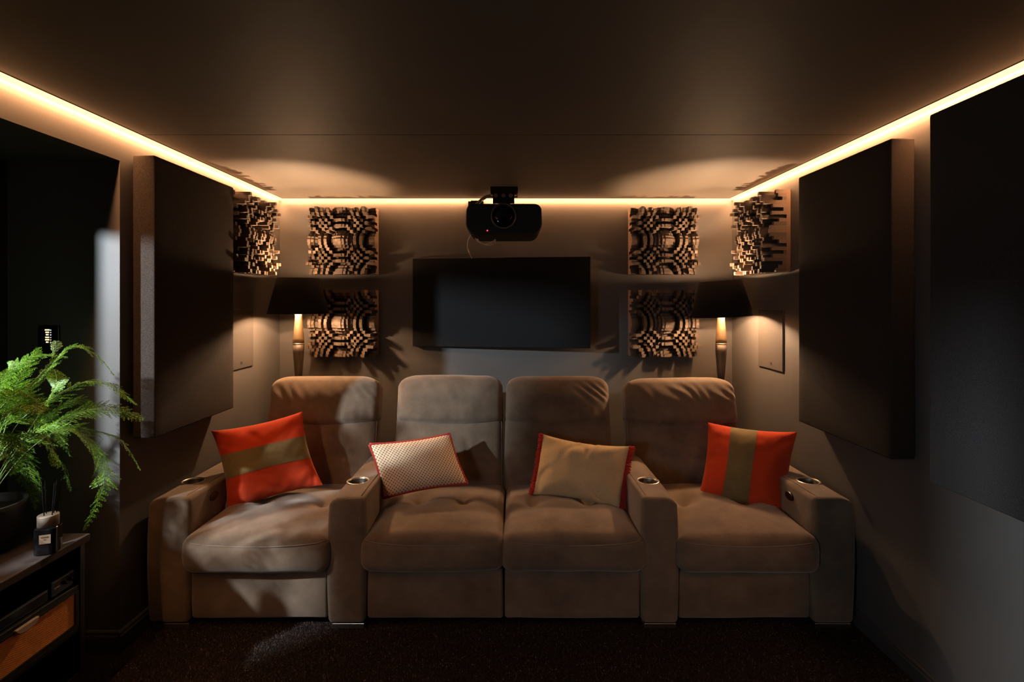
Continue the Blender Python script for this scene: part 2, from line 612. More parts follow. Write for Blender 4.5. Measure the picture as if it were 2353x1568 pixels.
led('warm strip light along the ceiling edge above the two large right panels', (XR, YF + 0.02), (XR, YB - 0.0295), (-1, 0), (XR - 0.008, 1, ZC))

# ------------------------------------------------------------------ recliner sofa
sofa = thing('recliner_sofa', (0, 2.75, 0), 'four-seat brown velvet recliner sofa with cup holders along the back wall', 'sofa')
YFr = 2.32
ARMS = [(-1.612, -1.432), (-0.812, -0.648), (0.586, 0.746), (1.348, 1.528)]
CUPS = [-1.545, -0.742, 0.670, 1.452]
ZA = 0.588
for k, (x0, x1) in enumerate(ARMS):
    hx, hy, hz = (x1 - x0) / 2, 0.36, (ZA - 0.028) / 2
    c = np.array([(x0 + x1) / 2, YFr + hy, 0.028 + hz])
    outer = (-1, -1, 1, 1)[k]
    def disp(Pn, N, hx=hx, hz=hz, outer=outer, k=k):
        Q = Pn.copy()
        fz = 1 - (Q[:, 2] / hz) ** 2
        Q[:, 0] += 0.008 * np.sign(Q[:, 0]) * fz * np.abs(N[:, 0])
        Q[:, 1] -= 0.010 * fz * (Q[:, 1] < 0) * np.abs(N[:, 1])
        # the outer top edge rolls over more softly than the inner one
        roll = np.clip((outer * Q[:, 0] / hx - 0.2) / 0.8, 0, 1)
        top = np.clip((Q[:, 2] / hz - 0.6) / 0.4, 0, 1)
        Q[:, 2] -= 0.022 * roll ** 2 * top
        Q += N * (0.0022 * wob(Pn, 14, 30 + k))[:, None]
        return Q
    V, Fc = soft_box(hx, hy, hz, 0.020, 8, 26, 18, disp, 3)
    # punch the cup well: faces of the top inside the ring are dropped
    V = V + c
    cup = np.array([CUPS[k], 2.545])
    keep = []
    for f in Fc:
        m = V[list(f)].mean(0)
        if m[2] > ZA - 0.03 and np.hypot(m[0] - cup[0], m[1] - cup[1]) < 0.045:
            continue
        keep.append(f)
    rad = np.hypot(V[:, 0] - cup[0], V[:, 1] - cup[1])
    psh = (rad < 0.0505) & (V[:, 2] > ZA - 0.04)
    V[psh, :2] = cup + (V[psh, :2] - cup) * (0.0505 / np.maximum(rad[psh], 1e-4))[:, None]
    arm = obj('armrest', V, keep, M['sofa'], sofa, True)
    rr, zt = 0.051, ZA - (0.004 if k in (0, 3) else 0.003)
    prof = [(rr + 0.004, zt - 0.012), (rr + 0.004, zt + 0.002), (rr + 0.001, zt + 0.005), (rr - 0.004, zt + 0.004), (rr - 0.006, zt - 0.002),
            (rr - 0.007, zt - 0.06), (0.002, zt - 0.062)]
    ch = MB().lathe(prof, (cup[0], cup[1], 0), 40, 'z', False).build('cup_holder', [M['steel'], M['cup_well']], arm, True)
    ch.data.polygons.foreach_set('material_index', np.array([1 if p.center[2] + root_loc(sofa).z < zt - 0.005 and math.hypot(p.center[0] + root_loc(sofa).x - cup[0], p.center[1] + root_loc(sofa).y - cup[1]) < 0.0475 else 0 for p in ch.data.polygons], np.int32))
    # stitched seams along the front and inner top edge
    xi = x1 - 0.022 if outer < 0 else x0 + 0.022
    xo = x0 + 0.02 if outer < 0 else x1 - 0.02
    s = MB()
    s.tube([(xi, YFr + 0.001, 0.05), (xi, YFr - 0.007, 0.20), (xi, YFr - 0.009, 0.32), (xi, YFr - 0.004, 0.50), (xi, YFr + 0.006, ZA - 0.006),
            (xi, YFr + 0.03, ZA + 0.0015), (xi, YFr + 0.25, ZA + 0.001), (xi, YFr + 0.62, ZA + 0.001)], 0.0022, 6)
    s.tube(spline([(xi, YFr + 0.006, ZA - 0.006), ((xi + xo) / 2, YFr + 0.006, ZA - 0.009), (xo, YFr + 0.012, ZA - 0.022)], 8), 0.0022, 6)
    s.build('seam', M['seam'], arm, True)
    ft = bevel(MB().box(x0 + 0.012, x1 - 0.006, YFr + 0.012, YFr + 0.10, 0.0, 0.024).build('foot_plate', M['steel'], arm), 0.003)
    ft['label'] = 'brushed steel foot'
    if k in (0, 3):
        xs = x1 + 0.004 if k == 0 else x0 - 0.004
        sgn = 1 if k == 0 else -1
        yz = [(0.034 * math.cos(a), 0.020 * math.sin(a)) for a in np.linspace(0, 2 * math.pi, 28, endpoint=False)]
        cp = MB().prism([(2.515 + a, 0.525 + b) for a, b in yz], xs - 0.006 * sgn, xs + 0.006 * sgn, 'yz').build('control_panel', M['button'], arm, False)
        bevel(cp, 0.003)
        cp['label'] = 'black recliner buttons'

SEATS = [(-1.437, -0.806, 2.275), (-0.654, -0.030, 2.285), (-0.028, 0.592, 2.285), (0.742, 1.352, 2.275)]
TUFTS = [(-0.13, 0.17), (-0.12, 0.10), (-0.17, 0.11), (-0.17, 0.13)]
for k, (x0, x1, yf) in enumerate(SEATS):
    hx, hz = (x1 - x0) / 2, 0.083
    yb = 2.96
    hy = (yb - yf) / 2
    c = np.array([(x0 + x1) / 2, yf + hy, 0.348])
    def disp(Pn, N, hx=hx, hy=hy, hz=hz, k=k):
        Q = Pn.copy()
        u, v = Q[:, 0] / hx, Q[:, 1] / hy
        top = np.clip(N[:, 2], 0, 1)
        crown = (1 - np.abs(u) ** 2.6) * (1 - np.abs(v) ** 3)
        Q[:, 2] += 0.036 * crown * top
        # side bulge over the middle of the front border
        w = 1 - np.clip(Q[:, 2] / hz, -1, 1) ** 2
        Q[:, 1] -= 0.014 * w * np.clip(-N[:, 1], 0, 1) * (1 - np.abs(u) ** 4)
        Q[:, 0] += 0.014 * w * N[:, 0] * gauss(v + 1, 0.5)
        # seam between top panel and border sags in the middle of the front
        sz = 0.062 - 0.016 * (1 - u ** 2)
        Q[:, 1] += 0.006 * gauss(Q[:, 2] - sz, 0.006) * np.clip(-N[:, 1], 0, 1)
        for tx in TUFTS[k]:
            for ty in (0.03,):
                d2 = ((Q[:, 0] - tx) / 0.055) ** 2 + ((Q[:, 1] - ty) / 0.075) ** 2
                Q[:, 2] -= top * (0.030 * np.exp(-d2) + 0.016 * np.exp(-d2 * 8))
        # pulls running back from the tufts
        Q[:, 2] -= top * 0.009 * gauss(Q[:, 1] - 0.05, 0.05) * np.clip(1 - np.abs(u) * 1.1, 0, 1)
        Q += N * (0.0055 * wob(Pn, 10, 60 + k))[:, None]
        return Q
    V, Fc = soft_box(hx, hy, hz, 0.042, 34, 34, 7, disp, 4)
    seat = obj('seat_cushion', V + c, Fc, M['sofa'], sofa, True)
    s = MB()
    pts = []
    for uu in np.linspace(-0.97, 0.97, 22):
        z = 0.062 - 0.016 * (1 - uu ** 2)
        w = 1 - (z / hz) ** 2
        ye = -hy - 0.014 * w * (1 - abs(uu) ** 4)
        dz = max(0.0, z - (hz - 0.042))
        ye += 0.042 - math.sqrt(max(0.042 ** 2 - dz ** 2, 0))
        edge = abs(uu) * hx - (hx - 0.042)
        if edge > 0:
            ye += 0.042 - math.sqrt(max(0.042 ** 2 - edge ** 2, 0)) * 0.98
        pts.append((c[0] + uu * hx, c[1] + ye + 0.002, c[2] + z))
    s.tube(pts, 0.0026, 6).build('piping', M['seam'], seat, True)
    # footrest panel below the seat
    fx0, fx1 = x0 + (0.012 if k in (1, 2) else 0.012), x1 - 0.012
    if k == 0: fx0, fx1 = -1.428, -0.818
    if k == 1: fx0, fx1 = -0.642, -0.033
    if k == 2: fx0, fx1 = -0.027, 0.580
    if k == 3: fx0, fx1 = 0.752, 1.342
    V, Fc = soft_box((fx1 - fx0) / 2, 0.06, 0.112, 0.014, 26, 3, 10,
                     lambda Pn, N: Pn + N * (0.0022 * wob(Pn, 12, 90 + k))[:, None] - np.outer(0.006 * (1 - (Pn[:, 2] / 0.105) ** 2) * (N[:, 1] < -0.5), [0, 1, 0]), 3)
    obj('footrest', V + np.array([(fx0 + fx1) / 2, 2.396, 0.153]), Fc, M['sofa'], sofa, True)

MB().box(-1.44, 1.36, 2.46, 3.05, 0.03, 0.24).build('base_frame', M['black_matte'], sofa)

# backrests: x extent, top height, lean
BACKS = [(-1.420, -0.772, 1.022, 0.0), (-0.672, -0.040, 1.026, 0.0), (-0.036, 0.588, 1.024, 0.0), (0.664, 1.335, 1.012, 0.0)]
for k, (x0, x1, ztop, _) in enumerate(BACKS):
    hx = (x1 - x0) / 2
    lean = math.radians(16)
    R = np.array(Matrix.Rotation(-lean, 3, 'X'))
    base = np.array([(x0 + x1) / 2, 2.905, 0.335])        # front bottom edge of the back
    Lz = (ztop - base[2]) / math.cos(lean)
    hh = Lz * 0.66                                        # lower part height
    taper = (0.0, 0.02, 0.02, 0.035)[k]
    def place(Pn):
        return Pn @ R.T + base
    def disp_low(Pn, N, k=k, hx=hx):
        Q = Pn.copy()
        fr = np.clip(-N[:, 1], 0, 1)
        u, w = Q[:, 0] / hx, Q[:, 2] / (hh / 2)
        Q[:, 1] -= 0.030 * fr * (1 - np.abs(u) ** 3) * (1 - np.abs(w) ** 4)
        for tx in (-0.13, 0.13):
            d2 = ((Q[:, 0] - tx) / 0.05) ** 2 + ((Q[:, 2] - 0.015) / 0.05) ** 2
            Q[:, 1] += fr * (0.028 * np.exp(-d2) + 0.014 * np.exp(-d2 * 9))
            # creases radiating from the tuft
            an = np.arctan2(Q[:, 2] - 0.015, Q[:, 0] - tx)
            rr = np.hypot(Q[:, 2] - 0.015, Q[:, 0] - tx)
            Q[:, 1] += fr * 0.0065 * np.sin(an * 7 + k) * np.exp(-(rr / 0.10) ** 2) * np.clip(rr / 0.03, 0, 1)
        Q[:, 1] += fr * 0.006 * gauss(Q[:, 2] - 0.015, 0.012) * np.clip(1 - np.abs(u) * 1.2, 0, 1)
        Q += N * (0.004 * wob(Pn, 11, 120 + k))[:, None]
        return Q
    V, Fc = soft_box(hx, 0.062, hh / 2 + 0.02, 0.045, 34, 3, 26, disp_low, 4)
    V = V + np.array([0, 0.062, hh / 2])
    V[:, 0] *= 1 - taper * (V[:, 2] / Lz)
    back = obj('backrest', place(V), Fc, M['sofa'], sofa, True)
    hz = (Lz - hh) / 2 + 0.012
    def disp_head(Pn, N, k=k, hx=hx, hz=hz):
        Q = Pn.copy()
        fr = np.clip(-N[:, 1], 0, 1)
        u, w = Q[:, 0] / hx, Q[:, 2] / hz
        Q[:, 1] -= 0.050 * fr * (1 - np.abs(u) ** 4) * (1 - (w + 0.35) ** 2 * 0.62)
        # rounded top corners
        cz = np.clip((np.abs(u) - 0.62) / 0.38, 0, 1)
        Q[:, 2] -= 0.040 * cz ** 2.4 * np.clip(w * 0.5 + 0.5, 0, 1) + 0.006 * (u ** 2) * (w > 0)
        # lower border bows down in the middle
        Q[:, 2] -= 0.026 * (1 - u ** 2) * np.clip(-w, 0, 1)
        # slanting pulls below the top seam
        st = np.sin((Q[:, 0] * 1.0 + Q[:, 2] * 0.9) * 74 + 5.5 * wob(Pn, 10, 7 + k))
        Q[:, 1] += fr * 0.0042 * st * gauss(w - 0.25, 0.42) * np.clip(0.4 + wob(Pn, 9, 17 + k), 0, 1)
        st2 = np.sin(Q[:, 0] * 120 + 2.0 * wob(Pn, 10, 27 + k))
        Q[:, 1] += fr * 0.0040 * st2 * gauss(w + 0.75, 0.35) * np.clip(0.3 + wob(Pn, 8, 37 + k), 0, 1)
        Q += N * (0.0035 * wob(Pn, 12, 140 + k))[:, None]
        return Q
    V, Fc = soft_box(hx * 0.995, 0.070, hz, 0.036, 44, 3, 22, disp_head, 4)
    V = V + np.array([0, 0.058, Lz - hz])
    V[:, 0] *= 1 - taper * (V[:, 2] / Lz)
    obj('headrest', place(V), Fc, M['sofa'], back, True)
    # piping along the front edge of the top and sides
    pts = []
    hxx = hx * 0.995
    ring = [(-1, 0.05)] + [(-1, s_) for s_ in np.linspace(0.15, 0.82, 8)] + [(-0.985, 0.90), (-0.95, 0.955)] + \
           [(s_, 1.0) for s_ in np.linspace(-0.84, 0.84, 15)] + [(0.95, 0.955), (0.985, 0.90)] + [(1, s_) for s_ in np.linspace(0.82, 0.15, 8)] + [(1, 0.05)]
    for uu, ww in ring:
        z = ww * Lz
        cz = min(max((abs(uu) - 0.62) / 0.38, 0), 1)
        if ww > 0.9:
            z = Lz - 0.010 - (0.040 * cz ** 2.4 + 0.006 * uu ** 2) * (1 if ww > 0.95 else 0.6) - (0.03 if abs(uu) > 0.96 else 0)
        x = uu * (hxx - 0.006) * (1 - taper * z / Lz)
        pts.append((x, 0.020, z))
    pts = [tuple(p) for p in place(np.array(pts))]
    MB().tube(spline(pts, 90), 0.0035, 6).build('piping', M['seam'], back, True)

# ------------------------------------------------------------------ cushions
def pillow_grid(TL, TR, BR, BL, T, nu=72, nv=48, pinch=(0.05, 0.05), seed=1, wr=0.004, rng_u=(0, 1), rng_v=(0, 1), lift=0.0, back=True, crease=None, soft=0.62):
    TL, TR, BR, BL = [np.array(p) for p in (TL, TR, BR, BL)]
    n = np.cross((TR - TL) + (BR - BL), (TL - BL) + (TR - BR))
    n = n / np.linalg.norm(n)
    if n[1] > 0:
        n = -n                                            # front looks to the room
    e1 = (TR - TL); e1 = e1 / np.linalg.norm(e1)
    us = 0.5 - 0.5 * np.cos(np.linspace(0, math.pi, nu + 1)) if rng_u == (0, 1) else np.linspace(*rng_u, nu + 1)
    vs_ = 0.5 - 0.5 * np.cos(np.linspace(0, math.pi, nv + 1)) if rng_v == (0, 1) else np.linspace(*rng_v, nv + 1)
    U, W = np.meshgrid(us, vs_, indexing='ij')
    u, v = U.ravel(), W.ravel()
    uu = 0.5 + (u - 0.5) * (1 - pinch[0] * (1 - (2 * v - 1) ** 2))
    vv = 0.5 + (v - 0.5) * (1 - pinch[1] * (1 - (2 * u - 1) ** 2))
    B = ((1 - uu) * (1 - vv))[:, None] * TL + (uu * (1 - vv))[:, None] * TR + (uu * vv)[:, None] * BR + ((1 - uu) * vv)[:, None] * BL
    th = T / 2 * (np.clip(1 - np.abs(2 * u - 1) ** 2.4, 0, 1) ** soft) * (np.clip(1 - np.abs(2 * v - 1) ** 2.4, 0, 1) ** soft)
    inner = np.clip(th / (T / 2), 0, 1)
    q = np.stack([u * np.linalg.norm(TR - TL), v * np.linalg.norm(TL - BL), 0 * u], 1)
    wn = wr * wob(q, 22, seed) * inner + wr * 0.8 * wob(q, 60, seed + 5, 2) * inner * (1 - inner) * 3
    ridge = np.abs(wob(q, 16, seed + 9, 2))
    wn += -wr * 1.6 * gauss(ridge, 0.08) * inner * (1 - inner) * 2.2
    if crease:
        for cu_, cw in crease:
            cl = (u - cu_ + 0.25 * v * (v < 0.45)) / 0.022
            wn = wn - cw * np.exp(-cl ** 2) * np.clip(1 - v / 0.42, 0, 1) + cw * 0.6 * np.exp(-(cl - 1.9) ** 2) * np.clip(1 - v / 0.42, 0, 1)
    Vf = B + (th + wn * 1.0 + lift)[:, None] * n
    Vb = B - (th * 0.85)[:, None] * n
    N1, N2 = nu + 1, nv + 1
    idx = np.arange(N1 * N2).reshape(N1, N2)
    uv = np.stack([u, 1 - v], 1)
    Ff = [(idx[i, j], idx[i, j + 1], idx[i + 1, j + 1], idx[i + 1, j]) for i in range(nu) for j in range(nv)]
    if not back:
        return Vf, Ff, uv, n
    m = N1 * N2
    bid = idx + m
    border = np.zeros((N1, N2), bool)
    border[0, :] = border[-1, :] = border[:, 0] = border[:, -1] = True
    bid = np.where(border, idx, bid)
    Fb = [(bid[i, j], bid[i + 1, j], bid[i + 1, j + 1], bid[i, j + 1]) for i in range(nu) for j in range(nv)]
    return np.concatenate([Vf, Vb]), Ff + Fb, np.concatenate([uv, uv]), n

def pillow_edge(TL, TR, BR, BL, pinch, n=24, sides='tblr'):
    TL, TR, BR, BL = [np.array(p) for p in (TL, TR, BR, BL)]
    out = []
    for s, fn in (('t', lambda k: (k, 0)), ('r', lambda k: (1, k)), ('b', lambda k: (1 - k, 1)), ('l', lambda k: (0, 1 - k))):
        if s not in sides:
            continue
        for k in np.linspace(0, 1, n, endpoint=(len(sides) == 1)):
            u, v = fn(k)
            uu = 0.5 + (u - 0.5) * (1 - pinch[0] * (1 - (2 * v - 1) ** 2))
            vv = 0.5 + (v - 0.5) * (1 - pinch[1] * (1 - (2 * u - 1) ** 2))
            out.append((1 - uu) * (1 - vv) * TL + uu * (1 - vv) * TR + uu * vv * BR + (1 - uu) * vv * BL)
    return out

def cushion(label, corners, T, mat, stripe=None, **kw):
    base = sum((Vector(c) for c in corners), Vector()) / 4
    base.z = min(c.z for c in corners)
    r = thing('cushion', base, label, 'cushion')
    V, Fc, uv, n = pillow_grid(*corners, T, **kw)
    obj('cover', V, Fc, mat, r, True, uv=uv)
    if stripe:
        axis, a, b, smat, lab = stripe
        k2 = dict(kw)
        if axis == 'v':
            k2.update(rng_v=(a, b), nv=16)
        else:
            k2.update(rng_u=(a, b), nu=16)
        V, Fc, uv, n = pillow_grid(*corners, T, lift=0.0022, back=False, **k2)
        s = obj('stripe', V, Fc, smat, r, True, uv=uv)
        s['label'] = lab
    return r

c1 = (P(485, 991, 2.68), P(695, 946, 2.84), P(742, 1115, 2.73), P(521, 1178, 2.60))
cushion('red velvet square cushion with an olive band running across, tilted on the far left seat', c1, 0.19, M['red'],
        ('v', 0.33, 0.63, M['olive'], 'olive green band'), pinch=(0.10, 0.08), seed=3, wr=0.010)
c2 = (P(849, 1022, 2.67), P(1033, 998, 2.82), P(1074, 1111, 2.72), P(881, 1145, 2.60))
cu2 = cushion('small cream and brown lattice-print cushion with red piping', c2, 0.13, M['lattice'], pinch=(0.05, 0.09), seed=5, wr=0.004, soft=0.5)
MB().tube(spline(pillow_edge(*c2, (0.05, 0.09)) + [np.array(c2[0])], 120), 0.0078, 8).build('piping', M['piping_red'], cu2, True)['label'] = 'red piping'
c3 = (P(1247, 998, 2.86), P(1447, 1026, 2.72), P(1424, 1172, 2.58), P(1224, 1137, 2.74))
cu3 = cushion('beige linen rectangular cushion with red fringe on both short ends', c3, 0.13, M['linen'], pinch=(0.03, 0.12), seed=8, wr=0.011, crease=[(0.62, 0.014), (0.40, 0.008)])
for side, sg in (('l', -1), ('r', 1)):
    ed = pillow_edge(*c3, (0.03, 0.12), 110, side)
    e1 = np.array(c3[1]) - np.array(c3[0]); e1 = e1 / np.linalg.norm(e1) * sg
    fm = MB()
    rr = random.Random(5 + sg)
    for p in ed:
        for q in range(4):
            a = Vector(p) + Vector((rr.uniform(-.002, .002), rr.uniform(-.007, .007), rr.uniform(-.002, .002)))
            d = Vector(e1) * rr.uniform(0.014, 0.023) * (1.25 if sg > 0 else 1) + Vector((rr.uniform(-.003, .003), rr.uniform(-.008, .008), rr.uniform(-.006, .004)))
            fm.tube([a - d * 0.12, a + d * 0.5 + Vector((0, -0.002, 0)), a + d], 0.0015, 4)
    fo = fm.build('fringe', M['fringe'], cu3)
    fo['label'] = 'red fringe'
    fo['kind'] = 'stuff'
c4 = (P(1627, 971, 2.90), P(1832, 993, 2.72), P(1806, 1190, 2.58), P(1605, 1141, 2.75))
cushion('red velvet square cushion with an upright olive band, on the far right seat', c4, 0.18, M['red'],
        ('u', 0.27, 0.575, M['olive'], 'olive green band'), pinch=(0.07, 0.08), seed=12, wr=0.009)

# ------------------------------------------------------------------ floor lamps
def floor_lamp(x, y, zb, zt, tilt, hb, label):
    r = thing('floor_lamp', (x, y, 0), label, 'lamp')
    MB().lathe([(0.13, 0.0), (0.13, 0.012), (0.12, 0.02), (0.03, 0.028), (0.014, 0.05)], (x, y, 0), 32).build('base', M['black_matte'], r, True)
    MB().lathe([(0.013, 0.03), (0.013, 0.80), (0.0145, 0.95)], (x, y, 0), 20).build('stem', M['black_matte'], r, True)
    zj = H - (790 - CY) * y / F
    k = y / F
    MB().lathe([(0.0155, 0.94), (9.0 * k, zj - 0.17), (12.2 * k, zj - 0.05), (12.4 * k, zj - 0.002)], (x, y, 0), 28).build('lower_post', M['lamp_dark'], r, True)
    MB().lathe([(12.6 * k, zj - 0.002), (12.9 * k, zj), (12.6 * k, zj + 0.003)], (x, y, 0), 28).build('joint_ring', M['steel'], r, True)
    MB().lathe([(12.4 * k, zj + 0.003), (12.2 * k, zj + 0.03), (9.8 * k, zj + 0.10), (7.6 * k, zj + 0.17), (7.2 * k, zb + 0.02)], (x, y, 0), 28).build('upper_post', M['lamp_wood'], r, True)
    MB().lathe([(0.006, zb + 0.02), (0.006, zt - 0.04)], (x, y, 0), 12).build('socket', M['steel'], r)
    # shade: truncated cone, open at both ends, with a lining
    rb, rt = 66.5 * k, 46.0 * k
    tm = Matrix.Translation((x, y, (zb + zt) / 2)) @ Matrix.Rotation(tilt, 4, 'Y') @ Matrix.Translation((-x, -y, -(zb + zt) / 2))
    def cone(prof, nm, mat, parent):
        m = MB().lathe(prof, (x, y, 0), 56, 'z', False)
        m.V = [tuple(tm @ Vector(v)) for v in m.V]
        return m.build(nm, mat, parent, True)
    sh = cone([(rb - 0.003, zb), (rb, zb), (rt, zt), (rt - 0.003, zt)], 'lamp_shade', M['shade'], r)
    li = cone([(rb - 0.003, zb), (rt - 0.003, zt)], 'lining', M['shade_in'], sh)
    li['label'] = 'warm inner lining'
    sp = MB()
    for a in range(3):
        w = a * 2.094 + 0.4
        sp.tube([(x, y, zt - 0.02), (x + (rt - 0.004) * math.cos(w), y + (rt - 0.004) * math.sin(w), zt - 0.012)], 0.0015, 6)
    sp.build('shade_carrier', M['steel'], r)
    def ball(c, rad, nm, mat):
        bm = bmesh.new()
        bmesh.ops.create_icosphere(bm, subdivisions=2, radius=rad, matrix=Matrix.Translation(c))
        V = [v.co.copy() for v in bm.verts]
        Fc = [[v.index for v in f.verts] for f in bm.faces]
        bm.free()
        return obj(nm, V, Fc, mat, r, True)
    # reflector bulb: glowing dome on an opaque cup, so that it shines upward; a weaker bulb hangs below it
    zu = zb + hb
    MB().lathe([(0.008, zu - 0.035), (0.024, zu - 0.010), (0.0255, zu), (0.001, zu)], (x, y, 0), 28).build('bulb_cup', M['profile'], r, True)
    dome = [(0.024 * math.cos(a), zu + 0.0005 + 0.020 * math.sin(a)) for a in np.linspace(0, 1.45, 7)]
    MB().lathe(dome, (x, y, 0), 24, 'z', True).build('bulb', M['bulb_up'], r, True)
    ball((x, y - 0.028, zb + 0.050), 0.016, 'bulb', M['bulb_low'])
    ball((x, y + 0.02, zt - 0.012), 0.010, 'bulb', M['bulb_high'])
    return r
YL1, YL2 = 3.29, 3.29
floor_lamp((686 - CX) * YL1 / F, YL1, H - (721 - CY) * YL1 / F, H - (640 - CY) * YL1 / F, 0.0, 0.070, 'dark-shaded floor lamp with turned post behind the far left seat')
floor_lamp((1657 - CX) * YL2 / F, YL2, H - (727 - CY) * YL2 / F, H - (646 - CY) * YL2 / F, math.radians(-3.5), 0.072, 'dark-shaded floor lamp with slightly tilted shade behind the far right seat')

# ------------------------------------------------------------------ skyline diffusers (quadratic residue, 23 x 23 blocks)
NB, S, UNIT, PLATE = 23, 0.020, 0.0059, 0.022
V, Fc = [], []
for i in range(-11, 12):
    for j in range(-11, 12):
        h = (22 - (i * i + j * j) % 23) * UNIT
        if h <= 0:
            continue
        x0, x1, z0, z1 = i * S - S / 2 + 0.0002, i * S + S / 2 - 0.0002, j * S - S / 2 + 0.0002, j * S + S / 2 - 0.0002
        n = len(V)
        y = -PLATE - h
        V += [(x0, -PLATE, z0), (x1, -PLATE, z0), (x1, -PLATE, z1), (x0, -PLATE, z1), (x0, y, z0), (x1, y, z0), (x1, y, z1), (x0, y, z1)]
        Fc += [(n + 4, n + 5, n + 6, n + 7), (n, n + 1, n + 5, n + 4), (n + 1, n + 2, n + 6, n + 5), (n + 2, n + 3, n + 7, n + 6), (n + 3, n, n + 4, n + 7)]
BLK = make_mesh('diffuser_blocks', V, Fc, M['diffuser'])
pl = MB().box(-0.23, 0.23, -PLATE, 0, -0.23, 0.23)
PLT = make_mesh('backing_plate', pl.V, pl.F, M['diffuser_plate'])
def diffuser(loc, rz, label):
    r = thing('diffuser', loc, label, 'sound diffuser', 'wooden block sound diffusers', rz)
    p = bpy.data.objects.new('backing_plate', PLT); COL.objects.link(p); p.parent = r
    b = bpy.data.objects.new('block_field', BLK); COL.objects.link(b); b.parent = r
    b['kind'] = 'stuff'
    return r
diffuser((-1.162, YB - 0.001, 1.878), 0, 'wooden block sound diffuser on back wall, upper one left of projector')
diffuser((-1.162, YB - 0.001, 1.310), 0, 'wooden block sound diffuser on back wall, directly behind left lamp shade')
diffuser((1.062, YB - 0.001, 1.878), 0, 'wooden block sound diffuser on back wall, upper one right of projector')
diffuser((1.062, YB - 0.001, 1.310), 0, 'wooden block sound diffuser on back wall, lower one beside right lamp shade')
diffuser((XL + 0.001, 3.148, 1.858), math.pi / 2, 'wooden block sound diffuser half hidden by the left acoustic panel')
diffuser((XR - 0.001, 3.148, 1.858), -math.pi / 2, 'wooden block sound diffuser on right wall above the flat wall speaker')

# ------------------------------------------------------------------ acoustic panels
def panel(label, x0, x1, y0, y1, z0, z1, inner, mat='fabric_black'):
    r = thing('acoustic_panel', ((x0 + x1) / 2, (y0 + y1) / 2, z0), label, 'acoustic panel')
    w = abs(x1 - x0)
    V, Fc = soft_box(w / 2 - 0.004, (y1 - y0) / 2, (z1 - z0) / 2, 0.006, 6, 14, 24,
                     lambda Pn, N: Pn + N * (0.0008 * wob(Pn, 14, 200))[:, None], 2)
    off = 0.004 if inner > 0 else -0.004
    obj('fabric_cover', V + np.array([(x0 + x1) / 2 + off, (y0 + y1) / 2, (z0 + z1) / 2]), Fc, M[mat], r, True)
    bxk = (x0, x0 + 0.008) if inner > 0 else (x1 - 0.008, x1)
    MB().box(*bxk, y0 + 0.02, y1 - 0.02, z0 + 0.02, z1 - 0.02).build('frame', M['black_matte'], r)
    return r
panel('tall black fabric acoustic panel on left wall beside the fern', XL + 0.0005, -1.528, 2.242, 2.883, H - 0.590, H + 0.626, 1)
panel('tall dark fabric acoustic panel on right wall nearest the right lamp', 1.466, XR - 0.0005, 2.011, 2.658, H - 0.612, H + 0.627, -1)
panel('large deep grey-black acoustic panel cut off by the right picture edge', 1.413, XR - 0.0005, 1.10, 1.762, H - 0.611, H + 0.627, -1, 'fabric_grey')
# wide panel below the projector, swung a little off the wall at its right end
pc = Vector((-0.684, 3.647, 0)); pe = Vector((0.535, 3.492, 0))
ang = math.atan2(pe.y - pc.y, pe.x - pc.x)
wp = thing('acoustic_panel', ((pc.x + pe.x) / 2, (pc.y + pe.y) / 2, 1.147), 'wide flat black panel hung on the back wall below the projector', 'acoustic panel', None, ang)
L = (pe - pc).length
V, Fc = soft_box(L / 2, 0.02, 0.3075, 0.003, 16, 2, 10, None, 2)
obj('fabric_cover', V + np.array([0, 0.02, 0.3075]), Fc, M['panel_black'], wp, True, local=True)
MB().box(-0.10, 0.10, 0.040, 0.055, 0.20, 0.42).box(-0.03, 0.03, 0.05, 0.105, 0.26, 0.36).build('wall_bracket', M['black_matte'], wp, local=True)

# ------------------------------------------------------------------ flat wall speakers
def wall_speaker(x, y0, y1, z0, z1, sg, label):
    r = thing('wall_speaker', (x, (y0 + y1) / 2, z0), label, 'speaker')
    a = sg * 0.0005
    fr = MB()
    fr.box(*sorted((x + a, x + sg * 0.006)), y0, y1, z0, z1)
    bevel(fr.build('frame', M['profile'], r), 0.001, 1)
    g = MB().box(*sorted((x + sg * 0.006, x + sg * 0.0095)), y0 + 0.003, y1 - 0.003, z0 + 0.003, z1 - 0.003)
    bevel(g.build('grille', M['grille'], r), 0.0015, 2)
    zc, yc = z0 + 0.035, (y0 * 0.55 + y1 * 0.45) if sg < 0 else (y0 * 0.5 + y1 * 0.5)
    bd = MB()
    xa, xb = x + sg * 0.0095, x + sg * 0.0108
    for (ya, yb_, za, zb_) in ((-.008, .008, .006, .008), (-.008, .008, -.008, -.006), (-.008, -.006, -.006, .006), (.006, .008, -.006, .006), (-.004, .004, -.001, .001)):
        bd.box(*sorted((xa, xb)), yc + ya, yc + yb_, zc + za, zc + zb_)
    bd.build('badge', M['black_matte'], r)
wall_speaker(XR, 2.985, 3.285, 1.055, 1.414, -1, 'flat rectangular wall speaker on right wall beside the right lamp')
wall_speaker(XL, 3.00, 3.296, 1.055, 1.414, 1, 'flat rectangular wall speaker on left wall beside the left lamp')

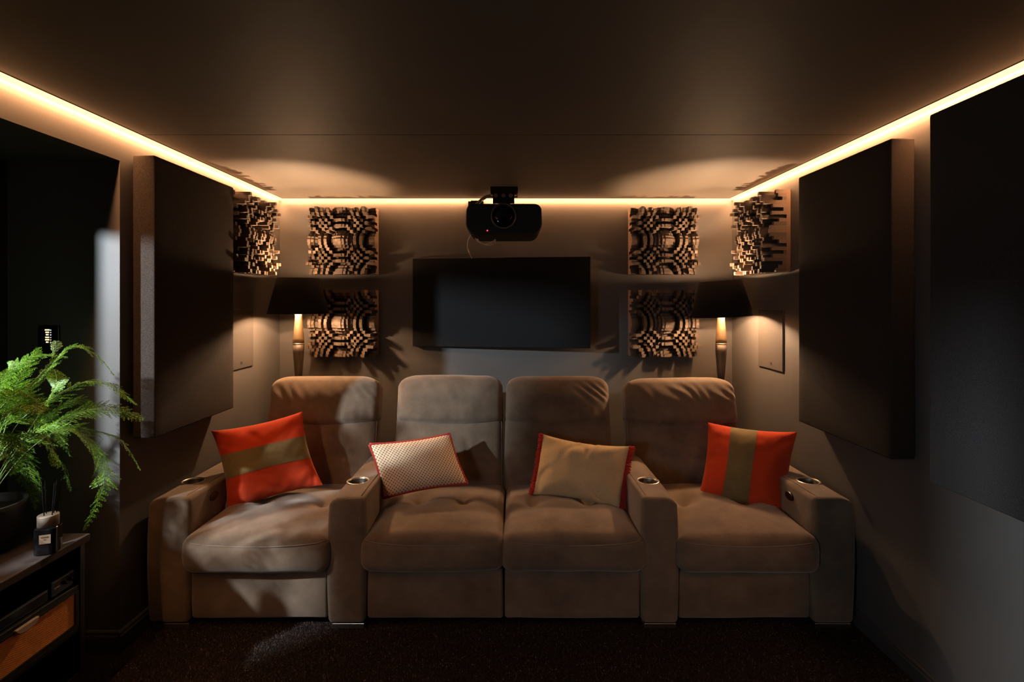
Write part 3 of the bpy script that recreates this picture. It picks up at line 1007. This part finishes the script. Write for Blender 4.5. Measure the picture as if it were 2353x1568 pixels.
# ------------------------------------------------------------------ projector, its mount and cables
YP = 3.20
kp = YP / F
pj = thing('projector', P(1158, 552, YP + 0.2), 'black ceiling-hung projector with round lens above the wide panel', 'projector')
def q(px, py):
    return ((px - CX) * kp, H - (py - CY) * kp)
out = []
def arcpts(cx, cy, r, a0, a1, n=6):
    return [(cx + r * math.cos(math.radians(a)), cy + r * math.sin(math.radians(a))) for a in np.linspace(a0, a1, n)]
for (px, py) in arcpts(1088, 485, 17, 180, 270) + arcpts(1228, 485, 17, 270, 360) + arcpts(1222, 514, 24, 0, 90) + arcpts(1094, 514, 24, 90, 180):
    out.append(q(px, py))
body = MB().prism(out, YP, YP + 0.40, 'xz').build('body', M['projector'], pj)
bevel(body, 0.008, 3, 50)
lx, lz = q(1157, 497)
rl = 29 * kp
MB().lathe([(rl - 0.006, 0.0), (rl, -0.004), (rl, -0.018), (rl - 0.005, -0.022), (rl - 0.008, -0.018), (rl - 0.010, 0.0)], (lx, YP, lz), 48, 'y', False).build('lens_ring', M['lens_ring'], pj, True)
MB().lathe([(rl - 0.010, -0.004), (rl - 0.03, -0.010), (0.002, -0.013)], (lx, YP, lz), 40, 'y').build('lens', M['glass_dark'], pj, True)
sx_, sz_ = q(1120, 530)
sl = MB().lathe([(0.0036, 0.001), (0.0036, -0.003)], (sx_, YP, sz_), 12, 'y').build('status_light', M['red_led'], pj)
sl['label'] = 'glowing red status light'
for px in (1112, 1205):
    a, b = q(px, 538)
    MB().lathe([(0.012, b + 0.004), (0.012, b - 0.004)], (a, YP + 0.06, 0), 16).build('foot', M['black_matte'], pj)

mt = thing('projector_mount', (-0.04, 3.34, ZC), 'black ceiling mount with three bolts above the projector', 'mount')
km = 3.30 / F
def qm(px, py):
    return ((px - CX) * km, H - (py - CY) * km)
a0, z0 = qm(1127, 443); a1, z1 = qm(1190, 431)
bevel(MB().box(a0, a1, 3.30, 3.46, z0, ZC).build('ceiling_plate', M['black_matte'], mt), 0.002)
b0, zb0 = qm(1147, 455)
b1, _ = qm(1173, 455)
bevel(MB().box(b0, b1, 3.33, 3.40, zb0 - 0.10, z0).build('post', M['black_matte'], mt), 0.002)
f0, fz0 = qm(1132.5, 466); f1, fz1 = qm(1182, 443.5)
bevel(MB().box(f0, f1, 3.295, 3.315, fz0 - 0.004, fz1).build('bracket', M['black_matte'], mt), 0.002)
for px in (1127.5, 1188):
    w = MB()
    xa, _ = qm(px, 440)
    w.box(xa - 0.001, xa + 0.001, 3.305, 3.34, fz1 - 0.012, z0)
    xb_ = f0 if px < 1150 else f1
    w.box(min(xa, xb_), max(xa, xb_), 3.305, 3.34, fz1 - 0.012, fz1 - 0.010)
    w.build('side_strap', M['steel'], mt)
for px in (1139.5, 1157, 1173.5):
    a, b = qm(px, 450)
    MB().lathe([(0.0130, 0.0), (0.0130, -0.004), (0.011, -0.006), (0.004, -0.006), (0.003, -0.002)], (a, 3.295, b), 20, 'y').build('bolt', M['bolt'], mt, True)
zt_ = q(1157, 468)[1]
pa, _ = q(1130, 0); pb, _ = q(1186, 0)
bevel(MB().box(pa, pb, 3.28, 3.52, zt_ - 0.003, zt_ + 0.010).build('projector_plate', M['black_matte'], mt), 0.002)

cb = thing('cable_sleeve', P(1110, 455, 3.36), 'brown cable sleeve bending from mount to projector top', 'cable')
MB().tube(spline([P(1136, 450, 3.36), P(1120, 451, 3.36), P(1108, 457, 3.37), P(1098, 466, 3.38), P(1088, 474, 3.40)], 20), 0.0085, 10).build('sleeve', M['hose'], cb, True)
MB().tube(spline([P(1134, 453, 3.365), P(1121, 454, 3.365), P(1111, 460, 3.375), P(1102, 468, 3.385), P(1094, 474, 3.40)], 20), 0.003, 8).build('wire', M['cable'], cb, True)
lp = thing('cable_loop', P(1118, 562, 3.45), 'pale looped cable bundle hanging under the projector', 'cable')
for k in range(3):
    d = k * 2.5
    MB().tube(spline([P(1092 + d, 548, 3.45 + k * .01), P(1098 + d, 555 + d * .3, 3.45), P(1110 + d, 560 + d * .5, 3.45), P(1122 + d * 1.2, 559.5 + d * .7, 3.45), P(1136 + d * .4, 552 + d * .4, 3.46 + k * .01), P(1138, 544, 3.48)], 24),
              0.0024, 7).build('wire', M['cable'], lp, True)
MB().lathe([(0.005, -0.010), (0.006, -0.004), (0.006, 0.008), (0.004, 0.012)], P(1136, 556, 3.46), 12, 'z').build('plug', M['cable'], lp, True)
hw = thing('hanging_wire', P(1082, 590, 3.50), 'thin pale wire hanging from projector towards the wide panel', 'cable')
MB().tube(spline([P(1083, 538, 3.50), P(1077, 549, 3.50), P(1074, 562, 3.50), P(1074.5, 573, 3.50), P(1078, 582, 3.50), P(1084, 594, 3.52)], 24), 0.0017, 7).build('wire', M['cable'], hw, True)
MB().tube([P(1075.5, 573, 3.50), P(1079, 582, 3.50)], 0.0034, 8).build('connector', M['cable'], hw, True)
sk = thing('wall_socket', P(1094, 470, YB), 'black socket box on the back wall beside the projector', 'socket')
a = P(1076, 459, YB); b = P(1112, 476, YB)
bevel(MB().box(a.x, b.x, YB - 0.028, YB - 0.0005, b.z, a.z).build('box', M['black'], sk), 0.003)
MB().box(a.x + 0.02, b.x - 0.02, YB - 0.0295, YB - 0.028, b.z + 0.012, a.z - 0.012).build('cover', M['black_matte'], sk)

# ------------------------------------------------------------------ lit keypad on the alcove wall
ky = YJ - 0.0005
def qk(px, py):
    return ((px - CX) * 2.17 / F, H - (py - CY) * 2.17 / F)
x0, z1 = qk(87, 748); x1, z0 = qk(135, 828)
kp_ = thing('keypad', ((x0 + x1) / 2, ky, z0), 'black wall keypad with glowing keys above the fern', 'keypad')
bevel(MB().box(x0, x1, ky - 0.010, ky, z0, z1).build('plate', M['gloss'], kp_), 0.002)
rows = [758.5, 764, 769.5, 775.5, 781, 786.5]
wid = [10, 7.5, 5.5, 8, 8.5, 5]
for k, (py, wd) in enumerate(zip(rows, wid)):
    a, zc = qk(109 - wd / 2, py); b, _ = qk(109 + wd / 2, py)
    MB().box(a, b, ky - 0.0115, ky - 0.010, zc - 0.0024, zc + 0.0024).build('lit_key', M['key_warm'], kp_)
    a, zc = qk(117, py + 0.5)
    MB().lathe([(0.0022, 0.0), (0.0022, -0.0016)], (a, ky - 0.010, zc), 10, 'y').build('indicator', M['key_blue'] if k in (0, 2) else M['key_dim'], kp_)

# ------------------------------------------------------------------ media cabinet
XF, CY0, CY1, CZ = -1.575, 0.98, 1.933, 0.600
XBk = XF - 0.40
cab = thing('media_cabinet', ((XF + XBk) / 2, (CY0 + CY1) / 2, 0), 'black media cabinet with walnut top and orange rattan drawers below the fern', 'cabinet')
bevel(MB().box(XBk, XF + 0.012, CY0 - 0.01, CY1 + 0.01, CZ - 0.028, CZ).build('top', M['cabinet_top'], cab), 0.003)
for nm, a in (('side_panel', CY0), ('side_panel', CY1 - 0.022)):
    bevel(MB().box(XBk + 0.005, XF, a, a + 0.022, 0.09, CZ - 0.028).build(nm, M['cabinet'], cab), 0.002)
MB().box(XBk + 0.005, XBk + 0.013, CY0 + 0.022, CY1 - 0.022, 0.09, CZ - 0.028).build('back_panel', M['cabinet'], cab)
ZS = 0.412                    # underside of the shelf the players stand on
for z in (ZS, 0.256, 0.09):
    bevel(MB().box(XBk + 0.013, XF - 0.004, CY0 + 0.022, CY1 - 0.022, z, z + 0.016).build('shelf', M['cabinet'], cab), 0.0015)
for y in (CY0 + 0.03, CY1 - 0.05):
    for x in (XBk + 0.03, XF - 0.05):
        MB().prism([(x, y), (x + 0.022, y), (x + 0.022, y + 0.022), (x, y + 0.022)], 0.0, 0.09, 'xy').build('leg', M['cabinet'], cab)
ym = 1.47
for (y0, y1) in ((CY0 + 0.026, ym - 0.004), (ym + 0.004, CY1 - 0.026)):
    fr = MB()
    zz0, zz1, e = 0.276, 0.411, 0.015
    fr.box(XF - 0.016, XF, y0, y0 + e, zz0, zz1).box(XF - 0.016, XF, y1 - e, y1, zz0, zz1)
    fr.box(XF - 0.016, XF, y0 + e, y1 - e, zz0, zz0 + e).box(XF - 0.016, XF, y0 + e, y1 - e, zz1 - 0.006, zz1)
    dr = fr.build('drawer', M['cabinet'], cab)
    wv = MB().box(XF - 0.010, XF - 0.005, y0 + e, y1 - e, zz0 + e, zz1 - 0.006).build('rattan_panel', M['rattan'], dr)
    wv['label'] = 'orange woven rattan'
    yc = (y0 + y1) / 2
    pts = [(yc + 0.042 * math.cos(a), 0.420 - 0.024 * math.sin(a)) for a in np.linspace(0, math.pi, 16)]
    hd = MB().prism([(a, b) for a, b in pts], XF + 0.002, XF + 0.014, 'yz').build('handle', M['cream'], dr)
    bevel(hd, 0.003)
    hd['label'] = 'pale half-moon pull'
# equipment on the shelf
def device(y0, y1, z0, h, label, knobs):
    r = thing('media_player', (XF - 0.15, (y0 + y1) / 2, z0), label, 'player')
    bevel(MB().box(XF - 0.30, XF - 0.014, y0, y1, z0 + 0.006, z0 + h).build('case', M['gloss'], r), 0.002)
    for yy in (y0 + 0.02, y1 - 0.02):
        MB().lathe([(0.008, z0), (0.009, z0 + 0.006)], (XF - 0.04, yy, 0), 12).build('foot', M['black_matte'], r)
    MB().box(XF - 0.0145, XF - 0.012, y0 + 0.006, y1 - 0.006, z0 + h - 0.006, z0 + h - 0.0045).build('trim_line', M['steel'], r)
    if knobs:
        for yy in (y1 - 0.02, y1 - 0.045):
            MB().lathe([(0.007, 0.0), (0.006, 0.009)], (XF - 0.014, yy, z0 + h * 0.55), 14, 'x').build('knob', M['gloss'], r, True)
        MB().box(XF - 0.0145, XF - 0.0125, y0 + 0.012, y0 + 0.035, z0 + h * 0.5, z0 + h * 0.5 + 0.004).build('display', M['steel'], r)
device(1.38, 1.795, ZS + 0.0165, 0.045, 'flat black disc player with a thin silver line, in the cabinet', False)
device(1.806, 1.905, ZS + 0.0165, 0.060, 'small black amplifier box with knobs at cabinet end', True)

# ------------------------------------------------------------------ reed diffuser bottle
bc = P(111, 1247, 1.80)
bc = P(111, CY + (H - CZ) * F / 1.80, 1.80)
bx_, by_ = bc.x, bc.y
rdf = thing('reed_diffuser', (bx_, by_, CZ), 'dark glass scent bottle with pale wood collar and paper label on cabinet', 'bottle')
z = CZ + 0.0005
hw_ = 0.033
out = [(bx_ + a, by_ + b) for a, b in [(hw_ * math.copysign(abs(math.cos(t_)) ** 0.45, math.cos(t_)), hw_ * math.copysign(abs(math.sin(t_)) ** 0.45, math.sin(t_))) for t_ in np.linspace(0, 2 * math.pi, 40, endpoint=False)]]
th = math.radians(20)
rot = lambda p: (bx_ + (p[0] - bx_) * math.cos(th) - (p[1] - by_) * math.sin(th), by_ + (p[0] - bx_) * math.sin(th) + (p[1] - by_) * math.cos(th))
gb = MB().prism([rot(p) for p in out], z, z + 0.090, 'xy').build('glass_bottle', M['glass'], rdf)
bevel(gb, 0.005, 3, 50)
MB().lathe([(0.024, z + 0.090), (0.030, z + 0.091), (0.030, z + 0.126), (0.0285, z + 0.128), (0.012, z + 0.128)], (bx_, by_, 0), 36).build('collar', M['collar'], rdf, True)
lab = [(-0.001, 0.030), (0.023, 0.030)]
def lw(a, zz, d):
    p = rot((bx_ + a, by_ - hw_ - d))
    return (p[0], p[1], zz)
lm = MB()
Vl = [lw(-0.012, z + 0.040, 0.0002), lw(0.020, z + 0.040, 0.0002), lw(0.020, z + 0.070, 0.0002), lw(-0.012, z + 0.070, 0.0002),
      lw(-0.012, z + 0.040, 0.0012), lw(0.020, z + 0.040, 0.0012), lw(0.020, z + 0.070, 0.0012), lw(-0.012, z + 0.070, 0.0012)]
lm.add(Vl, [(4, 5, 6, 7), (0, 3, 2, 1), (0, 1, 5, 4), (1, 2, 6, 5), (2, 3, 7, 6), (3, 0, 4, 7)])
pl_ = lm.build('paper_label', M['paper'], rdf)
def text_mesh(s, size, mat, parent, name):
    cu = bpy.data.curves.new(name, 'FONT')
    cu.body = s
    cu.size = size
    cu.extrude = 0.0002
    cu.align_x = 'CENTER'
    tmp = bpy.data.objects.new(name, cu)
    me = bpy.data.meshes.new_from_object(tmp)
    bpy.data.objects.remove(tmp)
    me.materials.clear()
    me.materials.append(mat)
    o = bpy.data.objects.new(name, me)
    COL.objects.link(o)
    o.parent = parent
    return o
for s, sz, zz in (('FUMOIR', 0.0058, z + 0.060), ('No', 0.0058, z + 0.0525)):
    o = text_mesh(s, sz, M['ink'], pl_, 'lettering')
    p = Vector(lw(0.004, zz, 0.0016)) - Vector((bx_, by_, CZ))
    o.location = p
    o.rotation_euler = (math.pi / 2, 0, th)
for k, (dx, dy) in enumerate(((-0.02, 0.01), (0.012, 0.02), (0.03, -0.01), (-0.005, -0.02), (0.02, 0.03))):
    MB().tube([(bx_ + dx * 0.3, by_ + dy * 0.3, z + 0.03), (bx_ + dx, by_ + dy, z + 0.24)], 0.0016, 6).build('reed', M['reed'], rdf, True)

# ------------------------------------------------------------------ potted fern
fx, fy = -1.82, 1.80
KF = 1.265
fern = thing('potted_fern', (fx, fy, CZ), 'lush green fern with arching fronds in a dark pot on cabinet', 'plant')
MB().lathe([(0.075, CZ + 0.0005), (0.085, CZ + 0.004), (0.115, CZ + 0.15), (0.118, CZ + 0.165), (0.110, CZ + 0.165), (0.105, CZ + 0.14), (0.02, CZ + 0.138)], (fx, fy, 0), 40).build('pot', M['pot'], fern, True)
MB().lathe([(0.105, CZ + 0.136), (0.06, CZ + 0.146), (0.002, CZ + 0.150)], (fx, fy, 0), 24).build('soil', M['soil'], fern, True)
CR = Vector((fx, fy, CZ + 0.15))

def frond(pts, lmax, rr, start=0.22, npair=24):
    npair = max(10, int(sum((Vector(a) - Vector(b)).length for a, b in zip(pts, pts[1:])) * (1 - start) / 0.0165))
    """bipinnate frond along a spline: rachis, pinnae and toothed pinnules (all one mesh)"""
    path = spline(pts, 60)
    V, Fc, mi = [], [], []
    mb = MB().tube(path, 0.0016, 5, radii=[0.0019 * (1 - 0.75 * i / 60) for i in range(61)])
    V, Fc = list(mb.V), list(mb.F)
    mi = [1] * len(Fc)
    roll = rr.uniform(-0.5, 0.5)
    for s in range(npair):
        f = start + (1 - start) * (s + 0.5) / npair
        i = f * 60
        a = int(min(i, 59)); w = i - a
        p = path[a].lerp(path[a + 1], w)
        t_ = (path[min(a + 2, 60)] - path[max(a - 2, 0)]).normalized()
        side0 = t_.cross(Vector((0, 0, 1)))
        if side0.length < 0.15:
            side0 = t_.cross(Vector((0.3, -1, 0)))
        side0.normalize()
        nrm = side0.cross(t_).normalized()
        side0 = (side0 * math.cos(roll) + nrm * math.sin(roll)).normalized()
        nrm = side0.cross(t_).normalized()
        g = (f - start) / (1 - start)
        Lp = lmax * (min(1.0, g * 5 + 0.45)) * (1 - g ** 1.6) ** 0.8 + 0.006
        for sd in (-1, 1):
            d = (side0 * sd * 0.86 + t_ * 0.5 + nrm * rr.uniform(-0.22, 0.12)).normalized()
            npn = max(4, int(Lp / 0.0044))
            pn = (nrm + d * 0.1).normalized()
            tv = pn.cross(d).normalized()
            for m in range(npn):
                gg = (m + 0.6) / npn
                q0 = p + d * (Lp * gg) - Vector((0, 0, 1)) * (0.10 * Lp * gg * gg)
                ll = 0.0088 * (1 - gg ** 1.5) ** 0.8 * min(1, Lp / 0.035) + 0.0020
                for s2 in (-1, 1):
                    dd = (tv * s2 * 0.80 + d * 0.6).normalized()
                    wv_ = d * 0.0022
                    up = pn * rr.uniform(-0.0012, 0.002)
                    n0 = len(V)
                    V += [q0 - wv_ * 0.7, q0 + dd * ll * 0.55 - wv_ + up, q0 + dd * ll + up * 1.6, q0 + dd * ll * 0.5 + wv_ * 1.1 + up]
                    Fc.append((n0, n0 + 1, n0 + 2, n0 + 3))
                    mi.append(0)
            # midrib of the pinna
            n0 = len(V)
            e = p + d * Lp - Vector((0, 0, 1)) * 0.10 * Lp
            V += [p - tv * 0.0006, p + tv * 0.0006, e]
            Fc.append((n0, n0 + 1, n0 + 2))
            mi.append(1)
    return V, Fc, mi

rr = random.Random(11)
shown = [   # fronds that read clearly in view, as (pixel x, pixel y, depth) beyond the crown
    ([(20, 960, 1.46), (95, 868, 1.50), (160, 800, 1.54), (215, 812, 1.57), (262, 862, 1.60)], 0.062),
    ([(30, 990, 1.44), (115, 920, 1.48), (190, 880, 1.51), (255, 886, 1.53), (312, 930, 1.54)], 0.070),
    ([(20, 1020, 1.43), (105, 985, 1.46), (190, 946, 1.50), (258, 940, 1.54), (329, 963, 1.57)], 0.072),
    ([(30, 1040, 1.45), (130, 985, 1.48), (215, 990, 1.52), (280, 1015, 1.55), (322, 1080, 1.57)], 0.066),
    ([(50, 1050, 1.40), (150, 985, 1.44), (215, 1025, 1.48), (240, 1105, 1.49), (195, 1218, 1.48)], 0.070),
    ([(0, 980, 1.42), (30, 900, 1.42), (62, 840, 1.43), (90, 800, 1.44)], 0.050),
    ([(0, 1000, 1.36), (40, 930, 1.35), (75, 880, 1.35), (118, 830, 1.36), (130, 785, 1.37)], 0.050),
    ([(-40, 1000, 1.34), (0, 940, 1.32), (45, 905, 1.31), (90, 930, 1.31), (70, 985, 1.32)], 0.060),
    ([(-60, 980, 1.34), (-20, 900, 1.33), (15, 860, 1.33), (30, 832, 1.34)], 0.050),
    ([(-40, 1040, 1.32), (10, 960, 1.30), (55, 930, 1.29), (100, 945, 1.29)], 0.060),
    ([(0, 1060, 1.36), (60, 1000, 1.33), (110, 1010, 1.32), (130, 1070, 1.33)], 0.055),
    ([(-30, 1060, 1.34), (20, 1000, 1.31), (35, 1030, 1.30), (30, 1090, 1.31)], 0.050),
    ([(60, 1000, 1.44), (110, 920, 1.44), (130, 880, 1.45), (125, 850, 1.46)], 0.045),
    ([(40, 1040, 1.50), (110, 960, 1.55), (170, 920, 1.60), (215, 935, 1.64)], 0.055),
]
behind = [[(-1.82, 1.84, 1.06), (-1.80, 1.87, 1.20), (-1.76, 1.93, 1.26), (-1.70, 2.0, 1.25)],  # far-side fronds added to shade the left armrest, seat and cushion from daylight
          [(-1.84, 1.86, .90), (-1.82, 1.92, .92), (-1.80, 1.98, .82), (-1.80, 2.0, .70)],
          [(-1.78, 1.86, .92), (-1.76, 1.94, .95), (-1.74, 2.02, .84), (-1.73, 2.05, .72)],
          [(-1.80, 1.80, .98), (-1.80, 1.88, .96), (-1.80, 1.95, .82), (-1.80, 1.98, .68)],
          [(-1.86, 1.80, .95), (-1.86, 1.90, .92), (-1.85, 1.98, .80), (-1.84, 2.02, .66)],
          [(-1.74, 1.78, 1.02), (-1.73, 1.86, 1.04), (-1.72, 1.96, .98), (-1.71, 2.03, .86)],
          [(-1.78, 1.80, 1.06), (-1.78, 1.90, 1.10), (-1.77, 1.99, 1.02), (-1.76, 2.06, .90)],
          [(-1.90, 1.78, 1.05), (-1.92, 1.88, 1.06), (-1.93, 1.97, .95), (-1.93, 2.02, .80)]]
for pl3 in behind:
    V, Fc, mi = frond([CR] + [Vector(p) for p in pl3], 0.075, rr, 0.34, 30)
    obj('frond', V, Fc, [M['leaf'], M['rachis']], fern, False, mat_idx=mi)
for pl3, lm_ in shown:
    pts = [CR + Vector((rr.uniform(-.03, .03), rr.uniform(-.03, .03), -0.01))] + [P(px, py, d * KF) for px, py, d in pl3]
    V, Fc, mi = frond(pts, lm_ * 1.22, rr, 0.34, 30)
    obj('frond', V, Fc, [M['leaf'], M['rachis']], fern, False, mat_idx=mi)
for k in range(20):
    an = 2 * math.pi * k / 20 + rr.uniform(-0.15, 0.15)
    if math.cos(an) > 0.35 or math.sin(an) > -0.1:
        continue
    Lr = rr.uniform(0.18, 0.34)
    hz_ = rr.uniform(0.10, 0.40)
    ca, sa = math.cos(an), math.sin(an)
    dx = max(Lr * ca, -0.22)
    pts = [CR, CR + Vector((dx * 0.3, Lr * sa * 0.3, hz_ * 0.7)), CR + Vector((dx * 0.65, Lr * sa * 0.65, hz_)), CR + Vector((dx, Lr * sa, hz_ * 0.75 - 0.05))]
    V, Fc, mi = frond(pts, rr.uniform(0.05, 0.07), rr, 0.30, 22)
    obj('frond', V, Fc, [M['leaf'], M['rachis']], fern, False, mat_idx=mi)

# ------------------------------------------------------------------ carpet pile: tufts over the part of the floor in view
sp = 0.0068
gx, gy = np.meshgrid(np.arange(XL + 0.02, XR - 0.02, sp), np.arange(1.86, 2.52, sp))
cx_, cy_ = gx.ravel(), gy.ravel()
cx_ = cx_ + RNG.uniform(-sp * .45, sp * .45, len(cx_)); cy_ = cy_ + RNG.uniform(-sp * .45, sp * .45, len(cy_))
n = len(cx_)
hgt = RNG.uniform(0.004, 0.009, n)
lx_, ly_ = RNG.normal(0, 0.0028, n), RNG.normal(0, 0.0028, n)
a0 = RNG.uniform(0, 6.28, n)
V = np.empty((n, 4, 3))
for k in range(3):
    V[:, k, 0] = cx_ + 0.0036 * np.cos(a0 + k * 2.094)
    V[:, k, 1] = cy_ + 0.0036 * np.sin(a0 + k * 2.094)
    V[:, k, 2] = 0.0002
V[:, 3, 0], V[:, 3, 1], V[:, 3, 2] = cx_ + lx_, cy_ + ly_, hgt
me = bpy.data.meshes.new('carpet_pile')
me.vertices.add(n * 4)
me.vertices.foreach_set('co', V.reshape(-1))
tri = np.array([[0, 1, 3], [1, 2, 3], [2, 0, 3]])
idx = (np.arange(n)[:, None, None] * 4 + tri[None]).reshape(-1)
me.loops.add(len(idx))
me.loops.foreach_set('vertex_index', idx.astype(np.int32))
me.polygons.add(n * 3)
me.polygons.foreach_set('loop_start', (np.arange(n * 3) * 3).astype(np.int32))
me.update(calc_edges=True)
me.materials.append(M['yarn'])
cp = bpy.data.objects.new('carpet_pile', me)
COL.objects.link(cp)
tag(cp, 'dark brown carpet pile covering the floor before the sofa', 'carpet', None, 'stuff')
